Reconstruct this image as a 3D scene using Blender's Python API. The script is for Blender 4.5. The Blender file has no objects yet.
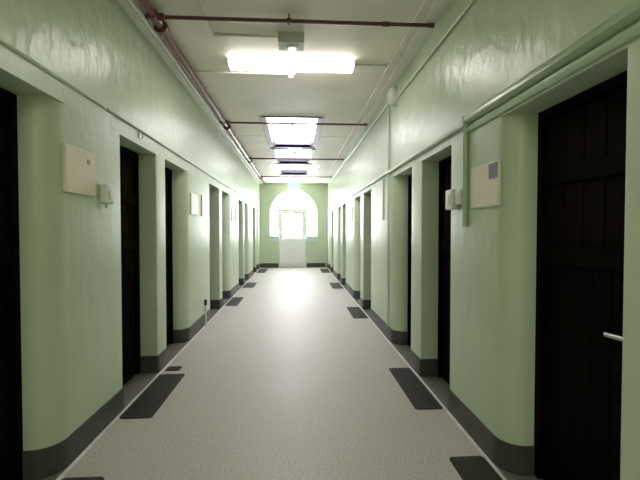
import bpy, bmesh, math, random
from mathutils import Vector, Matrix
random.seed(4)
PI = math.pi
scene = bpy.context.scene
COL = scene.collection

# ------------------------------------------------------------------ materials
def new_mat(name):
    m = bpy.data.materials.new(name); m.use_nodes = True
    nt = m.node_tree; b = nt.nodes['Principled BSDF']
    return m, nt, b

def mat(name, col, rough=.5, spec=.5, metal=0., noise=.0, nscale=8., bump=0., bscale=20., bdist=.01, rvar=0.):
    m, nt, b = new_mat(name)
    b.inputs['Roughness'].default_value = rough
    b.inputs['Specular IOR Level'].default_value = spec
    b.inputs['Metallic'].default_value = metal
    tc = nt.nodes.new('ShaderNodeNewGeometry')
    n = nt.nodes.new('ShaderNodeTexNoise'); n.inputs['Scale'].default_value = nscale; n.inputs['Detail'].default_value = 5
    nt.links.new(tc.outputs['Position'], n.inputs['Vector'])
    r = nt.nodes.new('ShaderNodeValToRGB')
    r.color_ramp.elements[0].position = .3; r.color_ramp.elements[1].position = .7
    r.color_ramp.elements[0].color = [c * (1 - noise) for c in col] + [1]
    r.color_ramp.elements[1].color = [min(1, c * (1 + noise)) for c in col] + [1]
    nt.links.new(n.outputs['Fac'], r.inputs['Fac']); nt.links.new(r.outputs['Color'], b.inputs['Base Color'])
    if rvar:
        mr = nt.nodes.new('ShaderNodeMapRange'); mr.inputs['To Min'].default_value = rough - rvar; mr.inputs['To Max'].default_value = rough + rvar
        nt.links.new(n.outputs['Fac'], mr.inputs['Value']); nt.links.new(mr.outputs['Result'], b.inputs['Roughness'])
    if bump:
        n2 = nt.nodes.new('ShaderNodeTexNoise'); n2.inputs['Scale'].default_value = bscale; n2.inputs['Detail'].default_value = 4
        nt.links.new(tc.outputs['Position'], n2.inputs['Vector'])
        bp = nt.nodes.new('ShaderNodeBump'); bp.inputs['Strength'].default_value = bump; bp.inputs['Distance'].default_value = bdist
        nt.links.new(n2.outputs['Fac'], bp.inputs['Height']); nt.links.new(bp.outputs['Normal'], b.inputs['Normal'])
    return m

def emit(name, col, strength, gloss=.1):
    m, nt, b = new_mat(name)
    b.inputs['Base Color'].default_value = (.8, .8, .8, 1); b.inputs['Roughness'].default_value = .2
    b.inputs['Emission Color'].default_value = (*col, 1); b.inputs['Emission Strength'].default_value = strength
    n = nt.nodes.new('ShaderNodeTexNoise'); n.inputs['Scale'].default_value = 3
    mr = nt.nodes.new('ShaderNodeMapRange'); mr.inputs['To Min'].default_value = strength * .9; mr.inputs['To Max'].default_value = strength * 1.1
    nt.links.new(n.outputs['Fac'], mr.inputs['Value']); nt.links.new(mr.outputs['Result'], b.inputs['Emission Strength'])
    return m

def wall_material():
    m, nt, b = new_mat('green_gloss_plaster')
    g = nt.nodes.new('ShaderNodeNewGeometry')
    n = nt.nodes.new('ShaderNodeTexNoise'); n.inputs['Scale'].default_value = 1.3; n.inputs['Detail'].default_value = 6; n.inputs['Roughness'].default_value = .65
    nt.links.new(g.outputs['Position'], n.inputs['Vector'])
    r = nt.nodes.new('ShaderNodeValToRGB')
    r.color_ramp.elements[0].position = .3; r.color_ramp.elements[1].position = .72
    r.color_ramp.elements[0].color = (.520, .605, .450, 1); r.color_ramp.elements[1].color = (.585, .678, .506, 1)
    nt.links.new(n.outputs['Fac'], r.inputs['Fac']); nt.links.new(r.outputs['Color'], b.inputs['Base Color'])
    b.inputs['Specular IOR Level'].default_value = .5
    # uneven, thickly painted surface: broad waves plus trowel streaks (strong above the door heads)
    sx = nt.nodes.new('ShaderNodeSeparateXYZ'); nt.links.new(g.outputs['Position'], sx.inputs['Vector'])
    mz = nt.nodes.new('ShaderNodeMapRange'); mz.interpolation_type = 'SMOOTHSTEP'; mz.inputs['From Min'].default_value = 1.8; mz.inputs['From Max'].default_value = 3.1
    mz.inputs['To Min'].default_value = .35; mz.inputs['To Max'].default_value = 1
    nt.links.new(sx.outputs['Z'], mz.inputs['Value'])
    rr = nt.nodes.new('ShaderNodeMapRange'); rr.inputs['From Min'].default_value = .35; rr.inputs['From Max'].default_value = 1
    rr.inputs['To Min'].default_value = .40; rr.inputs['To Max'].default_value = .30
    nt.links.new(mz.outputs['Result'], rr.inputs['Value']); nt.links.new(rr.outputs['Result'], b.inputs['Roughness'])
    mp = nt.nodes.new('ShaderNodeMapping'); mp.inputs['Scale'].default_value = (1, 1.9, 1.0)
    nt.links.new(g.outputs['Position'], mp.inputs['Vector'])
    n1 = nt.nodes.new('ShaderNodeTexNoise'); n1.inputs['Scale'].default_value = 2.8; n1.inputs['Detail'].default_value = 4
    nt.links.new(mp.outputs['Vector'], n1.inputs['Vector'])
    n2 = nt.nodes.new('ShaderNodeTexNoise'); n2.inputs['Scale'].default_value = 16; n2.inputs['Detail'].default_value = 3
    nt.links.new(g.outputs['Position'], n2.inputs['Vector'])
    ad = nt.nodes.new('ShaderNodeMath'); ad.operation = 'MULTIPLY_ADD'; ad.inputs[1].default_value = .20
    nt.links.new(n2.outputs['Fac'], ad.inputs[0]); nt.links.new(n1.outputs['Fac'], ad.inputs[2])
    mu = nt.nodes.new('ShaderNodeMath'); mu.operation = 'MULTIPLY'
    nt.links.new(ad.outputs[0], mu.inputs[0]); nt.links.new(mz.outputs['Result'], mu.inputs[1])
    bp = nt.nodes.new('ShaderNodeBump'); bp.inputs['Strength'].default_value = .95; bp.inputs['Distance'].default_value = .02
    nt.links.new(mu.outputs[0], bp.inputs['Height']); nt.links.new(bp.outputs['Normal'], b.inputs['Normal'])
    return m

def floor_material():
    m, nt, b = new_mat('speckled_vinyl')
    g = nt.nodes.new('ShaderNodeNewGeometry')
    n = nt.nodes.new('ShaderNodeTexNoise'); n.inputs['Scale'].default_value = 75; n.inputs['Detail'].default_value = 3; n.inputs['Roughness'].default_value = .7
    nt.links.new(g.outputs['Position'], n.inputs['Vector'])
    r = nt.nodes.new('ShaderNodeValToRGB'); e = r.color_ramp.elements
    e[0].position = .34; e[0].color = (.33, .30, .27, 1); e[1].position = .62; e[1].color = (.58, .54, .50, 1)
    x = e.new(.46); x.color = (.49, .455, .42, 1)
    nt.links.new(n.outputs['Fac'], r.inputs['Fac']); nt.links.new(r.outputs['Color'], b.inputs['Base Color'])
    b.inputs['Specular IOR Level'].default_value = .5
    n2 = nt.nodes.new('ShaderNodeTexNoise'); n2.inputs['Scale'].default_value = 2.2; n2.inputs['Detail'].default_value = 5
    nt.links.new(g.outputs['Position'], n2.inputs['Vector'])
    mr = nt.nodes.new('ShaderNodeMapRange'); mr.inputs['To Min'].default_value = .44; mr.inputs['To Max'].default_value = .58
    nt.links.new(n2.outputs['Fac'], mr.inputs['Value']); nt.links.new(mr.outputs['Result'], b.inputs['Roughness'])
    bp = nt.nodes.new('ShaderNodeBump'); bp.inputs['Strength'].default_value = .06; bp.inputs['Distance'].default_value = .003
    nt.links.new(n.outputs['Fac'], bp.inputs['Height']); nt.links.new(bp.outputs['Normal'], b.inputs['Normal'])
    return m

M = dict(
    wall=wall_material(), floor=floor_material(),
    margin=mat('dark_vinyl_margin', (.17, .16, .14), .45, .4, noise=.2, nscale=60),
    base=mat('charcoal_skirting', (.065, .064, .055), .45, .4, noise=.15, nscale=20),
    strip=mat('pale_floor_strip', (.72, .72, .70), .3, .5, noise=.1, nscale=10),
    ceil=mat('cream_ceiling_paint', (.87, .825, .735), .5, .4, noise=.06, nscale=1.5, bump=.08, bscale=9),
    ceiltrim=mat('cream_gloss_trim', (.84, .82, .74), .4, .5, noise=.05, nscale=4),
    gtrim=mat('green_gloss_trim', (.43, .55, .39), .3, .5, noise=.06, nscale=6, bump=.15, bscale=14),
    gpale=mat('pale_green_conduit', (.60, .71, .57), .3, .5, noise=.04, nscale=6),
    white=mat('white_plastic', (.78, .77, .72), .35, .5, noise=.02),
    grey=mat('grey_paint', (.62, .61, .57), .4, .5, noise=.03),
    red=mat('red_brown_pipe_paint', (.135, .040, .030), .32, .5, noise=.2, nscale=15),
    redd=mat('dark_brown_pipe_paint', (.10, .035, .030), .35, .5, noise=.2, nscale=15),
    wood=mat('near_black_timber', (.0028, .0020, .0015), .7, .05, noise=.35, nscale=12),
    wood2=mat('dark_red_brown_timber', (.0070, .0036, .0025), .7, .06, noise=.3, nscale=12),
    steel=mat('satin_steel', (.72, .71, .66), .25, .5, metal=.6, noise=.03),
    black=mat('black_rubber', (.02, .02, .02), .5, .4, noise=.1),
    mat=mat('dark_ribbed_rubber', (.030, .027, .021), .55, .35, noise=.25, nscale=40),
    paper=mat('cream_sign_face', (.80, .70, .54), .45, .4, noise=.04, nscale=5),
    paperw=mat('white_sign_face', (.80, .80, .72), .4, .4, noise=.03, nscale=5),
    edge=mat('sign_edge', (.80, .78, .68), .35, .5, noise=.02),
    purple=mat('purple_grey_print', (.20, .175, .22), .5, .3, noise=.15, nscale=30),
    pink=mat('faded_brown_print', (.42, .32, .25), .5, .3, noise=.2, nscale=40),
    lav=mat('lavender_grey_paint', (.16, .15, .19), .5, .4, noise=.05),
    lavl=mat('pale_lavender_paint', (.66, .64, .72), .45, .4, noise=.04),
    sill=mat('shadow_blue_sill', (.60, .72, .80), .4, .5, noise=.03),  # bluish shadow on the sills is put into their colour
    wframe=mat('white_window_paint', (.86, .87, .87), .35, .5, noise=.03),
    door_white=mat('white_door_paint', (.88, .88, .84), .35, .5, noise=.03),
    tube=emit('fluorescent_diffuser', (1, .975, .89), 11.0),
    sky=emit('skylight_glazing', (.97, .95, 1.0), 5.5),
    sky2=emit('dimmer_skylight_glazing', (.97, .95, 1.0), 2.3),
    tube2=emit('dimmed_fluorescent_diffuser', (1, .97, .92), 3.6),  # far fitting's glow turned down so the far end does not overexpose
    day=emit('daylit_window_glass', (.95, .97, 1.0), 9.5),
    exit=emit('green_exit_face', (.10, .62, .45), .6),
    lens=emit('lamp_lens', (1, .97, .90), .5),
)

# ------------------------------------------------------------------ mesh helpers
def bm_box(bm, x0, x1, y0, y1, z0, z1, bev=0.):
    r = bmesh.ops.create_cube(bm, size=1)
    for v in r['verts']:
        v.co = Vector(((x0 + x1) / 2 + v.co.x * (x1 - x0), (y0 + y1) / 2 + v.co.y * (y1 - y0), (z0 + z1) / 2 + v.co.z * (z1 - z0)))
    if bev:
        es = {e for v in r['verts'] for e in v.link_edges}
        bmesh.ops.bevel(bm, geom=list(es), offset=bev, segments=2, affect='EDGES', profile=.5)
    return bm

def bm_tube(bm, pts, rad, seg=12):
    pts = [Vector(p) for p in pts]
    rads = rad if isinstance(rad, (list, tuple)) else [rad] * len(pts)
    rings = []
    for i, p in enumerate(pts):
        a = pts[max(i - 1, 0)]; c = pts[min(i + 1, len(pts) - 1)]
        d1 = (p - a).normalized() if i else (c - p).normalized()
        d2 = (c - p).normalized() if i < len(pts) - 1 else d1
        t = (d1 + d2).normalized()
        up = Vector((0, 0, 1)) if abs(t.z) < .9 else Vector((0, 1, 0))
        u = t.cross(up).normalized(); w = u.cross(t).normalized()
        k = 1 / max(.5, t.dot(d2))
        rings.append([bm.verts.new(p + (u * math.cos(2 * PI * j / seg) + w * math.sin(2 * PI * j / seg)) * rads[i] * k) for j in range(seg)])
    for a, b in zip(rings, rings[1:]):
        for j in range(seg):
            bm.faces.new((a[j], a[(j + 1) % seg], b[(j + 1) % seg], b[j]))
    bm.faces.new(rings[0]); bm.faces.new(rings[-1][::-1])
    return bm

def bm_prism(bm, poly, axis, a0, a1):
    """poly: 2-D points of the two other axes; extruded along axis from a0 to a1."""
    def P(u, v, a):
        return {'x': (a, u, v), 'y': (u, a, v), 'z': (u, v, a)}[axis]
    A = [bm.verts.new(P(u, v, a0)) for u, v in poly]; B = [bm.verts.new(P(u, v, a1)) for u, v in poly]
    n = len(poly)
    for i in range(n):
        bm.faces.new((A[i], A[(i + 1) % n], B[(i + 1) % n], B[i]))
    bm.faces.new(A[::-1]); bm.faces.new(B)
    return bm

def nb(): return bmesh.new()
def box(*a, **k): return bm_box(nb(), *a, **k)
def tube(*a, **k): return bm_tube(nb(), *a, **k)

def obj(name, bm, m, parent=None, smooth=False, angle=40):
    bmesh.ops.recalc_face_normals(bm, faces=bm.faces)
    me = bpy.data.meshes.new(name)
    if parent is not None:
        off = parent['_w'] if '_w' in parent else (0, 0, 0)
        bmesh.ops.translate(bm, verts=bm.verts, vec=-Vector(off))
    bm.to_mesh(me); bm.free()
    me.materials.append(m)
    if smooth:
        for p in me.polygons: p.use_smooth = True
        try: me.set_sharp_from_angle(angle=math.radians(angle))
        except Exception: pass
    o = bpy.data.objects.new(name, me); COL.objects.link(o)
    if parent is not None:
        o.parent = parent
        o['_w'] = list(off)
    return o

def thing(name, label, cat, loc, group=None, kind=None):
    o = bpy.data.objects.new(name, None); COL.objects.link(o); o.location = loc
    o.empty_display_size = .1
    o['label'] = label; o['category'] = cat; o['_w'] = list(loc)
    if group: o['group'] = group
    if kind: o['kind'] = kind
    return o

def tag(o, label, cat, group=None, kind=None):
    o['label'] = label; o['category'] = cat
    if group: o['group'] = group
    if kind: o['kind'] = kind
    return o

def recentre(o, loc):
    """give a single-mesh thing its own origin"""
    o.data.transform(Matrix.Translation(-Vector(loc))); o.location = loc
    return o

def copy_tree(o, parent=None, shift=(0, 0, 0)):
    c = o.copy(); COL.objects.link(c); c.parent = parent
    if parent is None: c.location = Vector(o.location) + Vector(shift)
    for ch in list(o.children): copy_tree(ch, c)
    return c

# ------------------------------------------------------------------ the corridor
XL, XR = -1.46, 1.28          # wall faces
YB, YE = -2.2, 16.3           # behind the camera, end wall
H = 3.42
HL, HR = 2.30, 2.21           # door heads
DP = .175                     # depth of the door reveals

# openings: y0, y1, corner radius near, corner radius far
OL = [(1.57, 2.475, .02, .15)]
for c in (4.44, 7.88, 11.3, 14.7):
    OL += [(c - .96, c - .145, .06, .012), (c + .15, c + .98, .012, .14)]
OR = [(1.50, 2.345, .02, .14)]
for c in (4.20, 7.72, 11.2, 14.6):
    OR += [(c - .92, c - .18, .05, .012), (c + .18, c + .94, .012, .16)]

def arc(cx, cy, r, a0, a1, n=7):
    return [(cx + r * math.cos(a0 + (a1 - a0) * i / n), cy + r * math.sin(a0 + (a1 - a0) * i / n)) for i in range(n + 1)]

def wall_path(xw, s, ops, off=0.):
    """list of runs; each opening gives its mouth polyline.  s=-1 left wall, +1 right wall."""
    runs = []; mouths = []
    x = xw - s * off
    cur = [(x, YB)]
    for (y0, y1, r0, r1) in ops:
        a, b = y0 + off, y1 - off
        q0, q1 = r0 + off, r1 + off
        e = [(x + s * q0 * (1 - math.cos(t * PI / 14)), a - q0 + q0 * math.sin(t * PI / 14)) for t in range(8)]
        f = [(x + s * q1 * (1 - math.sin(t * PI / 14)), b + q1 - q1 * math.cos(t * PI / 14)) for t in range(8)]
        xin = xw + s * DP
        mouth = e + [(xin, a)], [(xin, b)] + f
        cur += mouth[0]; runs.append(cur); cur = list(mouth[1]); mouths.append(mouth)
    cur.append((x, YE)); runs.append(cur)
    return runs, mouths

def strip(bm, pts, z0, z1):
    lo = [bm.verts.new((x, y, z0)) for x, y in pts]; hi = [bm.verts.new((x, y, z1)) for x, y in pts]
    for i in range(len(pts) - 1):
        bm.faces.new((lo[i], lo[i + 1], hi[i + 1], hi[i]))

def side_wall(name, xw, s, ops, head):
    bm = nb()
    runs, mouths = wall_path(xw, s, ops)
    for r in runs: strip(bm, r, 0, head)
    for (m0, m1), (y0, y1, _, _) in zip(mouths, ops):
        poly = m0 + m1
        bm.faces.new([bm.verts.new((x, y, head)) for x, y in poly])            # soffit
        xi, xo = xw + s * DP, xw + s * (DP + .12)                                 # the pocket the door stands in
        strip(bm, [(xi, y0), (xo, y0), (xo, y1), (xi, y1)], 0, head)
        bm.faces.new([bm.verts.new(p) for p in ((xi, y0, head), (xo, y0, head), (xo, y1, head), (xi, y1, head))])
    strip(bm, [(xw, YB), (xw, YE)], head, H)
    o = obj(name, bm, M['wall'], smooth=True, angle=30); o['kind'] = 'structure'
    return o

wl = side_wall('wall_left', XL, -1, OL, HL)
tag(wl, 'pale green painted wall of cell doors under the long red pipe', 'wall', kind='structure')
wr = side_wall('wall_right', XR, 1, OR, HR)
tag(wr, 'pale green painted wall of cell doors with moulded rail over them', 'wall', kind='structure')

def skirting(name, xw, s, ops, label):
    bm = nb(); t = .012; hz = .178
    inner, _ = wall_path(xw, s, ops); outer, _ = wall_path(xw, s, ops, t)
    for a, b in zip(inner, outer):
        strip(bm, b, .0, hz)
        A = [bm.verts.new((x, y, hz)) for x, y in a]; B = [bm.verts.new((x, y, hz)) for x, y in b]
        for i in range(len(a) - 1): bm.faces.new((A[i], A[i + 1], B[i + 1], B[i]))
    return tag(obj(name, bm, M['base'], smooth=True, angle=30), label, 'skirting', kind='structure')
skirting('baseboard_left', XL, -1, OL, 'dark grey skirting along the green wall under the long red pipe')
skirting('baseboard_right', XR, 1, OR, 'dark grey skirting along the green wall with the moulded rail')

SL, SR = -1.43, 1.25          # pale floor strips
tag(obj('floor', box(SL, SR, YB, YE, -.05, 0), M['floor']), 'speckled light grey vinyl corridor floor', 'floor', kind='structure')
for i, (a, b, w) in enumerate(((XL - DP - .13, SL, 'under the long red pipe'), (SR, XR + DP + .13, 'under the moulded rail'))):
    tag(obj('floor_margin', box(a, b, YB, YE, -.05, -.001), M['margin']), 'dark floor margin and door thresholds along the wall ' + w, 'floor', kind='structure')
tag(obj('trim_1', box(SL - .014, SL + .012, YB, YE, -.01, .005, bev=.002), M['strip']), 'thin pale strip edging the floor below the long red pipe', 'trim', kind='structure')
tag(obj('trim_2', box(SR - .012, SR + .014, YB, YE, -.01, .005, bev=.002), M['strip']), 'thin pale strip edging the floor below the moulded rail', 'trim', kind='structure')

# ceiling with the three roof-light holes
KX0, KX1 = -.575, .445
SKY = [(6.82, 9.27), (9.47, 11.50), (12.1, 13.75)]
bm = nb()
bm_box(bm, XL, KX0, YB, YE, H, H + .06); bm_box(bm, KX1, XR, YB, YE, H, H + .06)
y = YB
for a, b in SKY:
    bm_box(bm, KX0, KX1, y, a, H, H + .06); y = b
bm_box(bm, KX0, KX1, y, YE, H, H + .06)
tag(obj('ceiling', bm, M['ceil']), 'cream painted ceiling with roof lights', 'ceiling', kind='structure')
tag(obj('wall_back', box(XL - .3, XR + .3, YB - .1, YB, 0, H + .06), M['wall']), 'green wall closing the corridor at its near end', 'wall', kind='structure')

# shallow ceiling battens and the cornice
n = 3
for nm, x0, x1, z0, lab in (('trim_3', 1.155, XR, 3.385, 'flat cream cornice board along the ceiling above the moulded rail'),
                           ('trim_4', XL, -1.38, 3.385, 'flat cream cornice board along the ceiling behind the long red pipe')):
    tag(obj(nm, box(x0, x1, YB, YE, z0, H, bev=.004), M['ceiltrim']), lab, 'trim', kind='structure')
bm = nb()
for yy in (1.0, 2.75, 5.7, 8.2, 10.9, 14.9):
    for a, b in ((-1.38, KX0 - .03), (KX1 + .03, 1.155)):
        bm_box(bm, a, b, yy - .02, yy + .02, H - .006, H, bev=.002)
tag(obj('trim_5', bm, M['ceiltrim']), 'thin cream cover battens over the ceiling sheet joints', 'trim', kind='structure')

# rails over the doors
def rail_profile(z, w, h):
    return [(0, z), (w * .6, z + .004), (w, z + h * .25), (w, z + h * .6), (w * .75, z + h * .85), (w * .35, z + h), (0, z + h)]
bm = nb()
bm_prism(bm, [(XR - u, v) for u, v in rail_profile(2.285, .045, .07)], 'y', YB, 2.93)
bm_prism(bm, [(XR - u, v) for u, v in ((0, 2.225), (.014, 2.225), (.02, 2.235), (.02, 2.265), (.012, 2.275), (0, 2.275))], 'y', YB, 2.93)
tag(obj('trim_6', bm, M['gtrim'], smooth=True, angle=35), 'thick green moulded rail over the nearest doors, ending at the light switches', 'rail', kind='structure')
bm = nb()
bm_prism(bm, [(XL + u, v) for u, v in ((0, 2.425), (.010, 2.428), (.016, 2.436), (.010, 2.446), (0, 2.45))], 'y', YB, 3.15)
bm_prism(bm, [(XL + u, v) for u, v in ((0, 2.30), (.012, 2.30), (.012, 2.41), (0, 2.42))], 'y', YB, 2.62)
tag(obj('trim_7', bm, M['wall'], smooth=True, angle=35), 'raised green lintel band over the nearest doorway under the long red pipe', 'rail', kind='structure')

# ------------------------------------------------------------------ end wall, arched window and glazed door
AX0, AX1, SPR, SILL = -1.05, .86, 2.20, 1.27
DX0, DX1 = -.69, .41
acx, ar = (AX0 + AX1) / 2, (AX1 - AX0) / 2
arch = [(acx - ar * math.cos(PI * t / 24), SPR + ar * math.sin(PI * t / 24)) for t in range(25)]
outline = [(DX0, 0), (DX0, SILL), (AX0, SILL)] + arch + [(AX1, SILL), (DX1, SILL), (DX1, 0)]
bm = nb()
ring = outline
# front face in quads: both sides of the opening, then the spandrels over the arch
def quad(*p): bm.faces.new([bm.verts.new((x, YE, z)) for x, z in p])
quad((XL, 0), (DX0, 0), (DX0, SILL), (XL, SILL)); quad((DX1, 0), (XR, 0), (XR, SILL), (DX1, SILL))
quad((XL, SILL), (AX0, SILL), (AX0, SPR), (XL, SPR)); quad((AX1, SILL), (XR, SILL), (XR, SPR), (AX1, SPR))
quad((XL, SPR), (AX0, SPR), (AX0, H), (XL, H)); quad((AX1, SPR), (XR, SPR), (XR, H), (AX1, H))
for p, q in zip(arch, arch[1:]): quad(p, q, (q[0], H), (p[0], H))
# splayed reveal
RV = .34
def back(p): 
    return (acx + (p[0] - acx) * .93, p[1] if p[1] < .01 else (p[1] - .0))
A = [bm.verts.new((x, YE, z)) for x, z in outline]; B = [bm.verts.new((*[back(p)[0]], YE + RV, back(p)[1])) for p in outline]
for i in range(len(outline) - 1): bm.faces.new((A[i], A[i + 1], B[i + 1], B[i]))
bmesh.ops.remove_doubles(bm, verts=bm.verts, dist=1e-5)
tag(obj('wall_end', bm, M['wall']), 'pale green end wall around the bright arched window', 'wall', kind='structure')
tag(obj('baseboard_end', (lambda b: (bm_box(b, XL, DX0 - .02, YE - .014, YE, 0, .178), bm_box(b, DX1 + .02, XR, YE - .014, YE, 0, .178), b)[-1])(nb()), M['base']),
    'dark grey skirting along the end wall beside the glazed door', 'skirting', kind='structure')
tag(obj('floor_end_threshold', box(DX0 - .1, DX1 + .1, YE, YE + .5, -.05, 0), M['margin']), 'dark threshold under the glazed end door', 'floor', kind='structure')

WY = YE + .20
win = thing('window_1', 'large overexposed arched window around the glazed door at the corridor end', 'window', (acx, WY, SILL), kind='structure')
bm = nb()
r0 = ar * 0.965
for r_in, r_out, nn in ((r0 - .07, r0 + .03, 24),):
    for i in range(nn):
        a, b = PI * i / nn, PI * (i + 1) / nn
        q = [(acx - r_out * math.cos(a), SPR + r_out * math.sin(a)), (acx - r_out * math.cos(b), SPR + r_out * math.sin(b)),
             (acx - r_in * math.cos(b), SPR + r_in * math.sin(b)), (acx - r_in * math.cos(a), SPR + r_in * math.sin(a))]
        bm_prism(bm, q, 'y', WY - .03, WY + .03)
bm_box(bm, acx - r0 - .03, acx - r0 + .05, WY - .03, WY + .03, SILL, SPR)
bm_box(bm, acx + r0 - .05, acx + r0 + .03, WY - .03, WY + .03, SILL, SPR)
obj('window_frame', bm, M['wframe'], win)
for x in (DX0 - .0, DX1 - .0):
    obj('mullion_post', box(x - .045, x + .045, WY - .045, WY + .045, 0.0, 2.42, bev=.006), M['wframe'], win)
obj('transom_bar', box(acx - r0 + .02, acx + r0 - .02, WY - .05, WY + .05, 2.30, 2.39, bev=.006), M['wframe'], win)
fan = [(acx - (r0 - .02) * math.cos(PI * t / 24), SPR + (r0 - .02) * math.sin(PI * t / 24)) for t in range(25)]
fan = [p for p in fan if p[1] > 2.36]
fan = [(acx - math.sqrt((r0 - .02) ** 2 - .16 ** 2), 2.36)] + fan + [(acx + math.sqrt((r0 - .02) ** 2 - .16 ** 2), 2.36)]
obj('pane', bm_prism(nb(), fan, 'y', WY - .006, WY + .006), M['day'], win)
for a, b in ((acx - r0, DX0), (DX1, acx + r0)):
    obj('pane', box(a, b, WY - .006, WY + .006, SILL, 2.34), M['day'], win)
for a, b in ((AX0, DX0), (DX1, AX1)):
    bm = bm_prism(nb(), [(YE - .012, SILL - .20), (YE - .012, SILL - .10), (WY - .03, SILL + .03), (WY + .02, SILL + .03), (WY + .02, SILL - .2)], 'x', a - .03, b + .03) if a < 0 and b < 0 else \
         bm_prism(nb(), [(YE - .012, SILL - .20), (YE - .012, SILL - .10), (WY - .03, SILL + .03), (WY + .02, SILL + .03), (WY + .02, SILL - .2)], 'x', a - .03, b + .03)
    obj('window_sill', bm, M['sill'], win)

ed = thing('door_1', 'white half glazed door standing in the arched window at the corridor end', 'door', ((DX0 + DX1) / 2, WY - .02, 0), kind='structure')
bm = nb(); a, b = DX0 + .05, DX1 - .05; yf, yk = WY - .045, WY
bm_box(bm, a, a + .10, yf, yk, .005, 2.29, bev=.004); bm_box(bm, b - .10, b, yf, yk, .005, 2.29, bev=.004)
bm_box(bm, a + .1, b - .1, yf, yk, 2.18, 2.29, bev=.004); bm_box(bm, a + .1, b - .1, yf, yk, 1.08, 1.20, bev=.004)
bm_box(bm, a + .1, b - .1, yf, yk, .005, .22, bev=.004)
obj('door_frame', bm, M['door_white'], ed)
obj('door_panel', box(a + .09, b - .09, yf + .012, yk - .005, .2, 1.1), M['door_white'], ed)
obj('pane', box(a + .09, b - .09, yf + .018, yk - .012, 1.18, 2.2), M['day'], ed)
obj('door_closer', box(b - .42, b - .12, yf - .05, yf, 2.20, 2.26, bev=.008), M['grey'], ed)
h = obj('door_handle', box(a + .03, a + .07, yf - .012, yf, 1.22, 1.40, bev=.004), M['steel'], ed)
obj('lever', tube([(a + .05, yf - .01, 1.32), (a + .05, yf - .05, 1.32), (a + .16, yf - .05, 1.32)], .01), M['steel'], h)

# ------------------------------------------------------------------ cell doors
ordinal = ['nearest', 'second', 'third', 'fourth', 'fifth', 'sixth', 'seventh', 'eighth', 'ninth']
ordword = ['first', 'second', 'third', 'fourth', 'fifth', 'sixth', 'seventh', 'eighth', 'ninth']
def cell_door(no, xw, s, op, head, label, near):
    y0, y1 = op[0], op[1]
    xb = xw + s * DP
    t = thing('door_%d' % no, label, 'door', (xb, (y0 + y1) / 2, 0), kind='structure')
    def bx(bm, d0, d1, ya, yb, za, zb, bev=.004):
        a, b = sorted((xb + s * d0, xb + s * d1)); return bm_box(bm, a, b, ya, yb, za, zb, bev=bev)
    fr = nb()
    bx(fr, .0, .10, y0 + .002, y0 + .05, .002, head - .002); bx(fr, 0, .10, y1 - .05, y1 - .002, .002, head - .002); bx(fr, 0, .10, y0 + .05, y1 - .05, head - .05, head - .002)
    obj('door_frame', fr, M['wood'], t)
    lf = nb(); a, b = y0 + .052, y1 - .052; n = 6
    for i in range(n):
        bx(lf, .035, .07, a + (b - a) * i / n + .002, a + (b - a) * (i + 1) / n - .002, .008, 1.33, .006)
    lw = nb(); k = 5
    for i in range(k):
        bx(lw, .035, .07, a + (b - a) * i / k + .004, a + (b - a) * (i + 1) / k - .004, 1.40, head - .06, .008)
    obj('plank_panel', lf, M['wood'], t); obj('plank_panel', lw, M['wood2'], t)
    for za, zb in ((.02, .16), (1.31, 1.42), (1.76, 1.86)):
        obj('ledge_rail', bx(nb(), .012, .045, a + .004, b - .004, za, zb, .005), M['wood'], t)
    # handle plate with lever
    yh = a + .10
    hp = obj('door_handle', bx(nb(), .022, .036, yh - .025, yh + .025, .90, 1.08, .004), M['black'], t)
    lv = nb(); 
    bm_tube(lv, [(xb + s * .03, yh, 1.02), (xb - s * .01, yh, 1.02), (xb - s * .014, yh + .02, 1.02), (xb - s * .014, yh + .12, 1.016)], .011)
    obj('lever', lv, M['steel'], hp, smooth=True)
    return t
no = 2
for i, op in enumerate(OL):
    cell_door(no, XL, -1, op, HL, '%s dark timber cell door from the camera on the wall under the long red pipe' % ordword[i], i < 3); no += 1
for i, op in enumerate(OR):
    cell_door(no, XR, 1, op, HR, '%s dark timber cell door from the camera on the wall with the moulded rail' % ordword[i], i < 3); no += 1

# ------------------------------------------------------------------ roof lights (skylights)
sl = ['large skylight beside the hanging sprinkler head, nearest of the three roof lights', 'middle skylight between the two bright roof lights over the corridor',
      'farthest skylight, small in the ceiling close to the end window']
for i, (a, b) in enumerate(SKY):
    t = thing('skylight', sl[i], 'skylight', ((KX0 + KX1) / 2, (a + b) / 2, H), group='skylights along the ceiling')
    zt = H + .20; fr = nb()
    bm_box(fr, KX0 - .05, KX0 + .0, a - .05, b + .05, H - .018, H + .0, bev=.003)
    bm_box(fr, KX0 - .05, KX0 + .07, a, b, H - .004, zt)
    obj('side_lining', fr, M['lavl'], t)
    fr = nb(); bm_box(fr, KX1, KX1 + .05, a - .05, b + .05, H - .018, H, bev=.003); bm_box(fr, KX1 - .07, KX1 + .05, a, b, H - .004, zt)
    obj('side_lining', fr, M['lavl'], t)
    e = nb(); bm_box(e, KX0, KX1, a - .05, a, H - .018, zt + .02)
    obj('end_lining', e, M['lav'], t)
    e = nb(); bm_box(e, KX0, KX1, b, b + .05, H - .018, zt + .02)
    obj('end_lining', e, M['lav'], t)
    obj('pane', box(KX0 - .03, KX1 + .03, a - .03, b + .03, zt - .035, zt - .025), M['sky'] if i == 0 else M['sky2'], t)
    for x in (KX0 + .09, KX1 - .09):
        obj('bracket', box(x - .02, x + .02, b - .42, b - .02, H + .005, H + .075, bev=.006), M['lav'], t)

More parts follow.
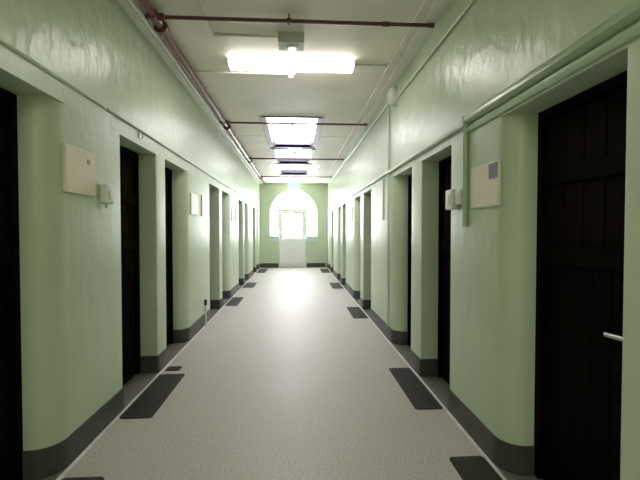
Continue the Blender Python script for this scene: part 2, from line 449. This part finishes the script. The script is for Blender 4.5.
# ------------------------------------------------------------------ fluorescent lights
fl = None
for y0, lab in ((4.52, 'long white fluorescent ceiling light nearest the camera, behind the boxed emergency lamp'),
                (11.60, 'far fluorescent ceiling light between the middle and farthest skylights')):
    t = thing('fluorescent_light', lab, 'ceiling light', (-.05, y0 + .14, H), group='fluorescent lights across the ceiling')
    obj('housing', box(-.75, .66, y0 + .01, y0 + .19, H - .035, H, bev=.005), M['white'], t)
    d = nb()
    bm_prism(d, [(y0 + .0, H - .036), (y0 + .008, H - .066), (y0 + .03, H - .075), (y0 + .17, H - .075), (y0 + .192, H - .066), (y0 + .20, H - .036)], 'x', -.75, .66)
    obj('diffuser', d, M['tube'] if y0 < 8 else M['tube2'], t)
    for x in (-.76, .66):
        obj('end_cap', box(x - .008, x + .018, y0, y0 + .20, H - .077, H, bev=.006), M['white'], t)

# boxed emergency lamps hanging on the ceiling
def emergency(x, y, w, lab, z=H):
    t = thing('emergency_lamp', lab, 'emergency light', (x, y, z), group='boxed emergency lamps on the ceiling')
    obj('case', box(x - w / 2, x + w / 2, y - .10, y + .10, z - .095, z, bev=.008), M['grey'], t)
    l = nb(); bmesh.ops.create_cone(l, cap_ends=True, segments=24, radius1=.055, radius2=.068, depth=.02, matrix=Matrix.Translation((x + .01, y + .005, z - .104)))
    r = obj('lens_ring', l, M['white'], t, smooth=True)
    l = nb(); bmesh.ops.create_uvsphere(l, u_segments=20, v_segments=10, radius=.042, matrix=Matrix.Translation((x + .01, y + .005, z - .112)) @ Matrix.Diagonal((1, 1, .4, 1)))
    obj('lens', l, M['lens'], r, smooth=True)
    return t
emergency(-.045, 4.02, .255, 'grey boxed emergency lamp just behind the nearest crossing pipe')
emergency(-.02, 9.37, .32, 'small boxed emergency lamp between the first two skylights', H - .019)

# little white detector on its conduit
t = thing('detector', 'small white detector at the end of a thin ceiling conduit past the fluorescent light', 'detector', (-.06, 4.93, H))
l = nb(); bmesh.ops.create_cone(l, cap_ends=True, segments=20, radius1=.05, radius2=.06, depth=.03, matrix=Matrix.Translation((-.06, 4.93, H - .015)))
obj('detector_base', l, M['white'], t, smooth=True)
l = nb(); bmesh.ops.create_cone(l, cap_ends=True, segments=20, radius1=.025, radius2=.04, depth=.035, matrix=Matrix.Translation((-.06, 4.93, H - .047)))
obj('sensing_head', l, M['white'], t, smooth=True)

def conduit(name, pts, r, m, label, cat='conduit', clips=()):
    o = obj(name, tube(pts, r, seg=10), m, smooth=True, angle=60)
    recentre(o, pts[0]); tag(o, label, cat)
    o['_w'] = list(pts[0])
    for (p, ax) in clips:
        c = nb(); d = .018 + r
        bm_box(c, p[0] - (r * 1.5 if ax != 'x' else .012), p[0] + (r * 1.5 if ax != 'x' else .012), p[1] - (d if ax == 'x' else .014), p[1] + (d if ax == 'x' else .014), p[2] - r * 1.4, p[2] + r * 1.4, bev=.002)
        obj('clip', c, m, o)
    return o
zc = H - .012
conduit('conduit', [(-1.30, 4.93, zc), (-.10, 4.93, zc)], .011, M['white'], 'thin white conduit crossing the ceiling to the small detector')
conduit('conduit', [(-.80, YB, zc), (-.80, 4.0, zc), (-.17, 4.0, zc)], .010, M['white'], 'thin white conduit bent square to the boxed emergency lamp')
conduit('conduit', [(.68, 4.62, zc), (1.06, 4.62, zc)], .009, M['white'], 'short thin conduit from the fluorescent light to the long ceiling conduit')
conduit('conduit', [(1.075, YB, zc), (1.075, 16.05, zc)], .012, M['ceiltrim'], 'long cream conduit along the ceiling on the moulded rail side')
conduit('conduit', [(-1.335, YB, H - .045), (-1.335, 16.05, H - .045)], .026, M['white'], 'long white conduit along the ceiling between the red pipe and wall')
xr = XR - .018
conduit('conduit', [(xr, YB, 3.10), (xr, 4.95, 3.16)], .013, M['gpale'], 'green wall conduit high on the plaster, ending at the white alarm sounder')
conduit('conduit', [(xr, 16.05, 3.29), (xr, 5.42, 3.24)], .014, M['gpale'], 'pale conduit high on the wall from the alarm to the end wall')
conduit('conduit', [(xr, 5.42, 3.225), (xr, 5.42, .18)], .014, M['gpale'], 'pale vertical conduit dropping from the alarm down a pillar edge')
conduit('conduit', [(xr, 2.95, 2.30), (xr, 16.05, 2.30)], .02, M['gpale'], 'long pale green conduit over the doors continuing the moulded rail')
conduit('conduit', [(XL + .014, 3.2, 2.44), (XL + .014, 16.05, 2.44)], .010, M['gpale'], 'long pale green conduit over the doors under the red pipe')
conduit('conduit', [(1.235, YE - .03, 3.3), (1.235, YE - .03, .0)], .025, M['wframe'], 'white vertical conduit in the far corner of the end wall')
t = thing('drop_conduit', 'green vertical conduit dropping from the moulded rail beside the light switches', 'conduit', (xr, 2.93, 1.55))
obj('conduit_pipe', tube([(xr, 2.93, 2.30), (xr, 2.93, 1.53)], .019), M['gtrim'], t, smooth=True, angle=60)
obj('junction_box', box(xr - .032, XR, 2.90, 2.985, 2.27, 2.345, bev=.008), M['gtrim'], t)

# ------------------------------------------------------------------ red sprinkler pipes
PX, PZ = -1.225, H - .062
p = thing('sprinkler_main', 'long glossy red-brown pipe running the length of the ceiling beside the wall', 'pipe', (PX, YB, PZ))
obj('pipe_run', tube([(PX, YB, PZ), (PX, 16.0, PZ)], .033, seg=16), M['red'], p, smooth=True, angle=60)
CY = [3.60, 7.0, 10.42, 13.85]
for yy in CY:
    tb = tube([(PX, yy - .07, PZ), (PX, yy - .065, PZ), (PX, yy + .065, PZ), (PX, yy + .07, PZ)], [.036, .045, .045, .036], seg=14)
    bm_tube(tb, [(PX + .0, yy, PZ), (PX + .085, yy, PZ)], .034); bm_tube(tb, [(-1.302, yy, PZ), (PX, yy, PZ)], .0165)
    obj('tee_fitting', tb, M['red'], p, smooth=True, angle=40)
for yy in (3.78, 7.3, 10.8, 14.2):
    fl_ = tube([(PX, yy - .03, PZ), (PX, yy - .028, PZ), (PX, yy + .028, PZ), (PX, yy + .03, PZ)], [.04, .062, .062, .04], seg=14)
    bm_box(fl_, PX - .012, PX + .012, yy - .01, yy + .01, PZ + .03, H)
    obj('pipe_coupling', fl_, M['red'], p, smooth=True, angle=40)
cl = ['nearest thin red-brown pipe crossing the ceiling in front of the emergency lamp', 'thin red-brown pipe crossing under the near edge of the first skylight',
      'thin red-brown pipe crossing under the middle skylight', 'thin red-brown pipe crossing the ceiling at the farthest skylight']
for i, yy in enumerate(CY):
    c = thing('branch_pipe', cl[i], 'pipe', (0, yy, PZ), group='red-brown pipes crossing the ceiling')
    obj('pipe_run', tube([(PX + .088, yy, PZ), (1.235, yy, PZ)], .0165, seg=12), M['redd'], c, smooth=True, angle=60)
    obj('pipe_cap', tube([(1.20, yy, PZ), (1.25, yy, PZ)], .021), M['redd'], c, smooth=True, angle=40)
    hg = tube([(-.06, yy - .02, PZ), (-.06, yy + .02, PZ)], .024); bm_box(hg, -.066, -.054, yy - .005, yy + .005, PZ, H if i in (0, 3) else PZ + .02)
    obj('hanger', hg, M['redd'], c, smooth=True, angle=40)
    if i:
        s_ = tube([(-.05, yy, PZ - .01), (-.05, yy, PZ - .045)], [.012, .010]); bmesh.ops.create_cone(s_, cap_ends=True, segments=14, radius1=.028, radius2=.028, depth=.005, matrix=Matrix.Translation((-.05, yy, PZ - .052)))
        obj('sprinkler_head', s_, M['black'], c, smooth=True, angle=40)
    else:
        obj('pipe_coupling', tube([(.78, yy, PZ), (.84, yy, PZ)], .0225), M['redd'], c, smooth=True, angle=40)

# ------------------------------------------------------------------ things on the walls
def wall_sign(xw, s, ya, yb, z0, z1, face, label, deco=None):
    """thin panel fixed to a side wall; s=-1 left wall (faces +x)"""
    d = .016
    xa, xb_ = sorted((xw, xw - s * d))
    t = thing('wall_sign', label, 'sign', (xw, (ya + yb) / 2, z0), group='information panels on the walls')
    obj('sign_panel', box(xa, xb_, ya, yb, z0, z1, bev=.002), M['edge'], t)
    fx = xw - s * d
    a, b = sorted((fx, fx - s * .002))
    obj('sign_face', box(a, b, ya + .008, yb - .008, z0 + .008, z1 - .008), M[face], t)
    if deco:
        for (y0, y1, za, zb, mm) in deco:
            a, b = sorted((fx - s * .0015, fx - s * .0035))
            obj('printed_block', box(a, b, y0, y1, za, zb), M[mm], t)
    return t
wall_sign(XL, -1, 2.605, 2.985, 1.745, 2.05, 'paper', 'cream information panel beside the wall switch on the first pillar under the red pipe', [(2.87, 2.91, 1.96, 1.995, 'pink')])
wall_sign(XL, -1, 5.63, 6.02, 1.73, 2.02, 'paperw', 'white information panel on the second pillar under the red pipe, nearer of two')
wall_sign(XL, -1, 6.28, 6.74, 1.725, 2.05, 'paperw', 'white information panel on the second pillar under the red pipe, farther of two')
wall_sign(XL, -1, 9.2, 9.55, 1.72, 2.05, 'paperw', 'small white panel on the third pillar under the red pipe, nearer of two')
wall_sign(XL, -1, 9.8, 10.15, 1.72, 2.05, 'paperw', 'small white panel on the third pillar under the red pipe, farther of two')
wall_sign(XR, 1, 2.435, 2.83, 1.66, 1.945, 'paper', 'cream panel with a purple-grey printed square beside the twin light switches', [(2.447, 2.56, 1.835, 1.935, 'purple')])
wall_sign(XR, 1, 5.78, 6.28, 1.66, 2.25, 'paperw', 'tall white panel on the pillar with the dropping pale conduit')
wall_sign(XR, 1, 9.05, 9.36, 1.68, 2.05, 'paperw', 'small white panel on the third pillar under the door rail, nearer of two')
wall_sign(XR, 1, 9.62, 9.95, 1.68, 2.05, 'paperw', 'small white panel on the third pillar under the door rail, farther of two')

t = thing('wall_switch', 'white box switch with a lower stub beside the cream panel under the red pipe', 'switch', (XL, 3.18, 1.68))
obj('switch_box', box(XL, XL + .055, 3.08, 3.20, 1.705, 1.85, bev=.01), M['white'], t)
obj('switch_rocker', box(XL + .055, XL + .062, 3.115, 3.165, 1.74, 1.805, bev=.003), M['edge'], t)
obj('switch_stub', tube([(XL + .03, 3.13, 1.71), (XL + .03, 3.13, 1.67)], .014), M['white'], t, smooth=True)

t = thing('light_switch', 'white box light switch at the doorway edge, outer of the twin switches', 'switch', (XR, 3.21, 1.66), group='twin light switches')
obj('switch_box', box(XR - .055, XR, 3.10, 3.235, 1.67, 1.83, bev=.012), M['white'], t)
obj('switch_rocker', box(XR - .061, XR - .055, 3.14, 3.19, 1.71, 1.785, bev=.003), M['edge'], t)
t = thing('light_switch', 'white flat light switch against the green drop conduit, inner of the twin switches', 'switch', (XR, 3.07, 1.69), group='twin light switches')
obj('switch_box', box(XR - .035, XR, 2.975, 3.085, 1.70, 1.82, bev=.008), M['white'], t)
obj('switch_rocker', box(XR - .041, XR - .035, 3.005, 3.055, 1.73, 1.79, bev=.003), M['edge'], t)

# alarm sounder
t = thing('alarm_sounder', 'oval white alarm sounder high on the wall where the conduits meet', 'alarm', (XR, 5.12, 3.22))
d = nb(); bmesh.ops.create_uvsphere(d, u_segments=24, v_segments=14, radius=1, matrix=Matrix.Translation((XR - .03, 5.12, 3.23)) @ Matrix.Diagonal((.075, .115, .12, 1)))
bmesh.ops.bisect_plane(d, geom=d.verts[:] + d.edges[:] + d.faces[:], plane_co=(XR - .03, 0, 0), plane_no=(1, 0, 0), clear_outer=True)
obj('sounder_dome', d, M['white'], t, smooth=True)
d = nb(); bmesh.ops.create_cone(d, cap_ends=True, segments=28, radius1=.125, radius2=.125, depth=.03, matrix=Matrix.Translation((XR - .015, 5.12, 3.23)) @ Matrix.Rotation(PI / 2, 4, 'Y'))
obj('mounting_base', d, M['white'], t, smooth=True)

# hook over the second door under the red pipe
t = thing('wall_hook', 'small dark hook on the plaster above the second cell door', 'hook', (XL, 3.85, 2.36))
hk = box(XL, XL + .008, 3.83, 3.87, 2.36, 2.45, bev=.003); bm_tube(hk, [(XL + .006, 3.85, 2.43), (XL + .03, 3.85, 2.41), (XL + .035, 3.85, 2.375), (XL + .02, 3.85, 2.36)], .006)
recentre(obj('hook_shank', hk, M['grey'], None), (0, 0, 0)).parent = t
t.children[0].location = -Vector((XL, 3.85, 2.36))

# floor stub pipe on the second pillar
t = thing('floor_stub_pipe', 'short grey stub pipe with dark cap rising against the second pillar', 'pipe', (XL + .035, 6.36, 0))
obj('pipe_run', tube([(XL + .04, 6.36, 0), (XL + .04, 6.36, .38)], .014), M['grey'], t, smooth=True)
obj('pipe_cap', tube([(XL + .04, 6.36, .33), (XL + .04, 6.36, .335), (XL + .04, 6.36, .41), (XL + .04, 6.36, .42)], [.018, .024, .024, .016]), M['black'], t, smooth=True)
obj('wall_clip', box(XL + .012, XL + .04, 6.34, 6.38, .24, .27), M['grey'], t)

# small switch plate on end wall
t = thing('end_switch', 'tiny grey switch plate on the end wall beside the arched window', 'switch', (-1.33, YE, 1.35))
obj('switch_plate', box(-1.38, -1.29, YE - .03, YE, 1.35, 1.45, bev=.006), M['grey'], t)
obj('switch_rocker', box(-1.35, -1.32, YE - .036, YE - .03, 1.38, 1.42, bev=.002), M['white'], t)

# exit sign over the end door
t = thing('exit_sign', 'pale green lit exit box hanging above the arched window', 'sign', (-.08, 15.75, 3.12))
obj('sign_box', box(-.32, .16, 15.72, 15.79, 3.12, 3.38, bev=.006), M['white'], t)
obj('sign_face', box(-.305, .145, 15.712, 15.722, 3.135, 3.365), M['exit'], t)
obj('hanger', box(-.10, -.06, 15.74, 15.77, 3.38, H), M['white'], t)

# ------------------------------------------------------------------ dark ribbed mats along the door sides
def floor_mat(xa, xb, ya, yb, label):
    bm = nb(); z = .012; c = .02
    bm_prism(bm, [(xa, ya + c), (xa + c, ya), (xb - c, ya), (xb, ya + c), (xb, yb - c), (xb - c, yb), (xa + c, yb), (xa, yb - c)], 'z', .0005, z * .7)
    n = int((yb - ya - .06) / .03)
    for i in range(n):
        y = ya + .03 + (yb - ya - .06) * (i + .5) / n
        bm_box(bm, xa + .025, xb - .025, y - .011, y + .011, z * .5, z * .8)
    t_ = obj('floor_mat', bm, M['mat']); recentre(t_, ((xa + xb) / 2, (ya + yb) / 2, 0))
    return tag(t_, label, 'mat', group='dark ribbed mats along the doors')
for xa, xb, ya, yb, lab in (
    (-1.41, -1.155, 1.5, 2.47, 'dark ribbed mat at the first door under the red pipe, cut by the photo edge'),
    (-1.415, -1.155, 3.24, 4.22, 'dark ribbed mat at the second door under the red pipe'),
    (-1.40, -1.25, 4.33, 4.46, 'scrap of dark mat just past the mat at the second door'),
    (-1.415, -1.17, 8.05, 9.05, 'dark ribbed mat at the fifth door under the red pipe'),
    (-1.41, -1.12, 10.6, 11.6, 'dark ribbed mat past the sixth door under the red pipe'),
    (-1.40, -1.10, 14.3, 15.7, 'dark ribbed mat near the end wall under the red pipe'),
    (1.0, 1.235, 1.5, 2.55, 'dark ribbed mat at the first door under the moulded rail, cut by the photo edge'),
    (1.0, 1.235, 3.26, 4.26, 'dark ribbed mat at the second door below the twin switches'),
    (.98, 1.235, 6.75, 7.75, 'dark ribbed mat at the fourth door under the pale conduit'),
    (.95, 1.235, 10.3, 11.4, 'dark ribbed mat at the sixth door under the pale conduit'),
    (.92, 1.235, 14.2, 15.6, 'dark ribbed mat near the end wall under the pale conduit')):
    floor_mat(xa, xb, ya, yb, lab)

# ------------------------------------------------------------------ outside light, added fill light, camera
la = bpy.data.lights.new('near_end_fill', 'AREA'); la.shape = 'RECTANGLE'; la.size = 1.4; la.size_y = .28; la.energy = 26; la.color = (1, .96, .85)  # unseen fill light added behind the camera to lift the near walls
lo = bpy.data.objects.new('near_end_fill', la); COL.objects.link(lo); lo.location = (-.05, -1.6, H - .02)
w = bpy.data.worlds.new('sky'); scene.world = w; w.use_nodes = True
w.node_tree.nodes['Background'].inputs['Color'].default_value = (.85, .92, 1, 1)
w.node_tree.nodes['Background'].inputs['Strength'].default_value = .8

cam = bpy.data.cameras.new('camera'); co = bpy.data.objects.new('camera', cam); COL.objects.link(co)
cam.sensor_width = 36; cam.lens = 36 * 400 / 640; cam.clip_start = .02
co.location = (0, 0, 1.5)
co.rotation_euler = (PI / 2 - math.atan(9.3 / 400), 0, -math.atan(24 / 400))
scene.camera = co
scene.view_settings.view_transform = 'Standard'
scene.view_settings.exposure = 1.02
for o in COL.objects:
    if '_w' in o: del o['_w']
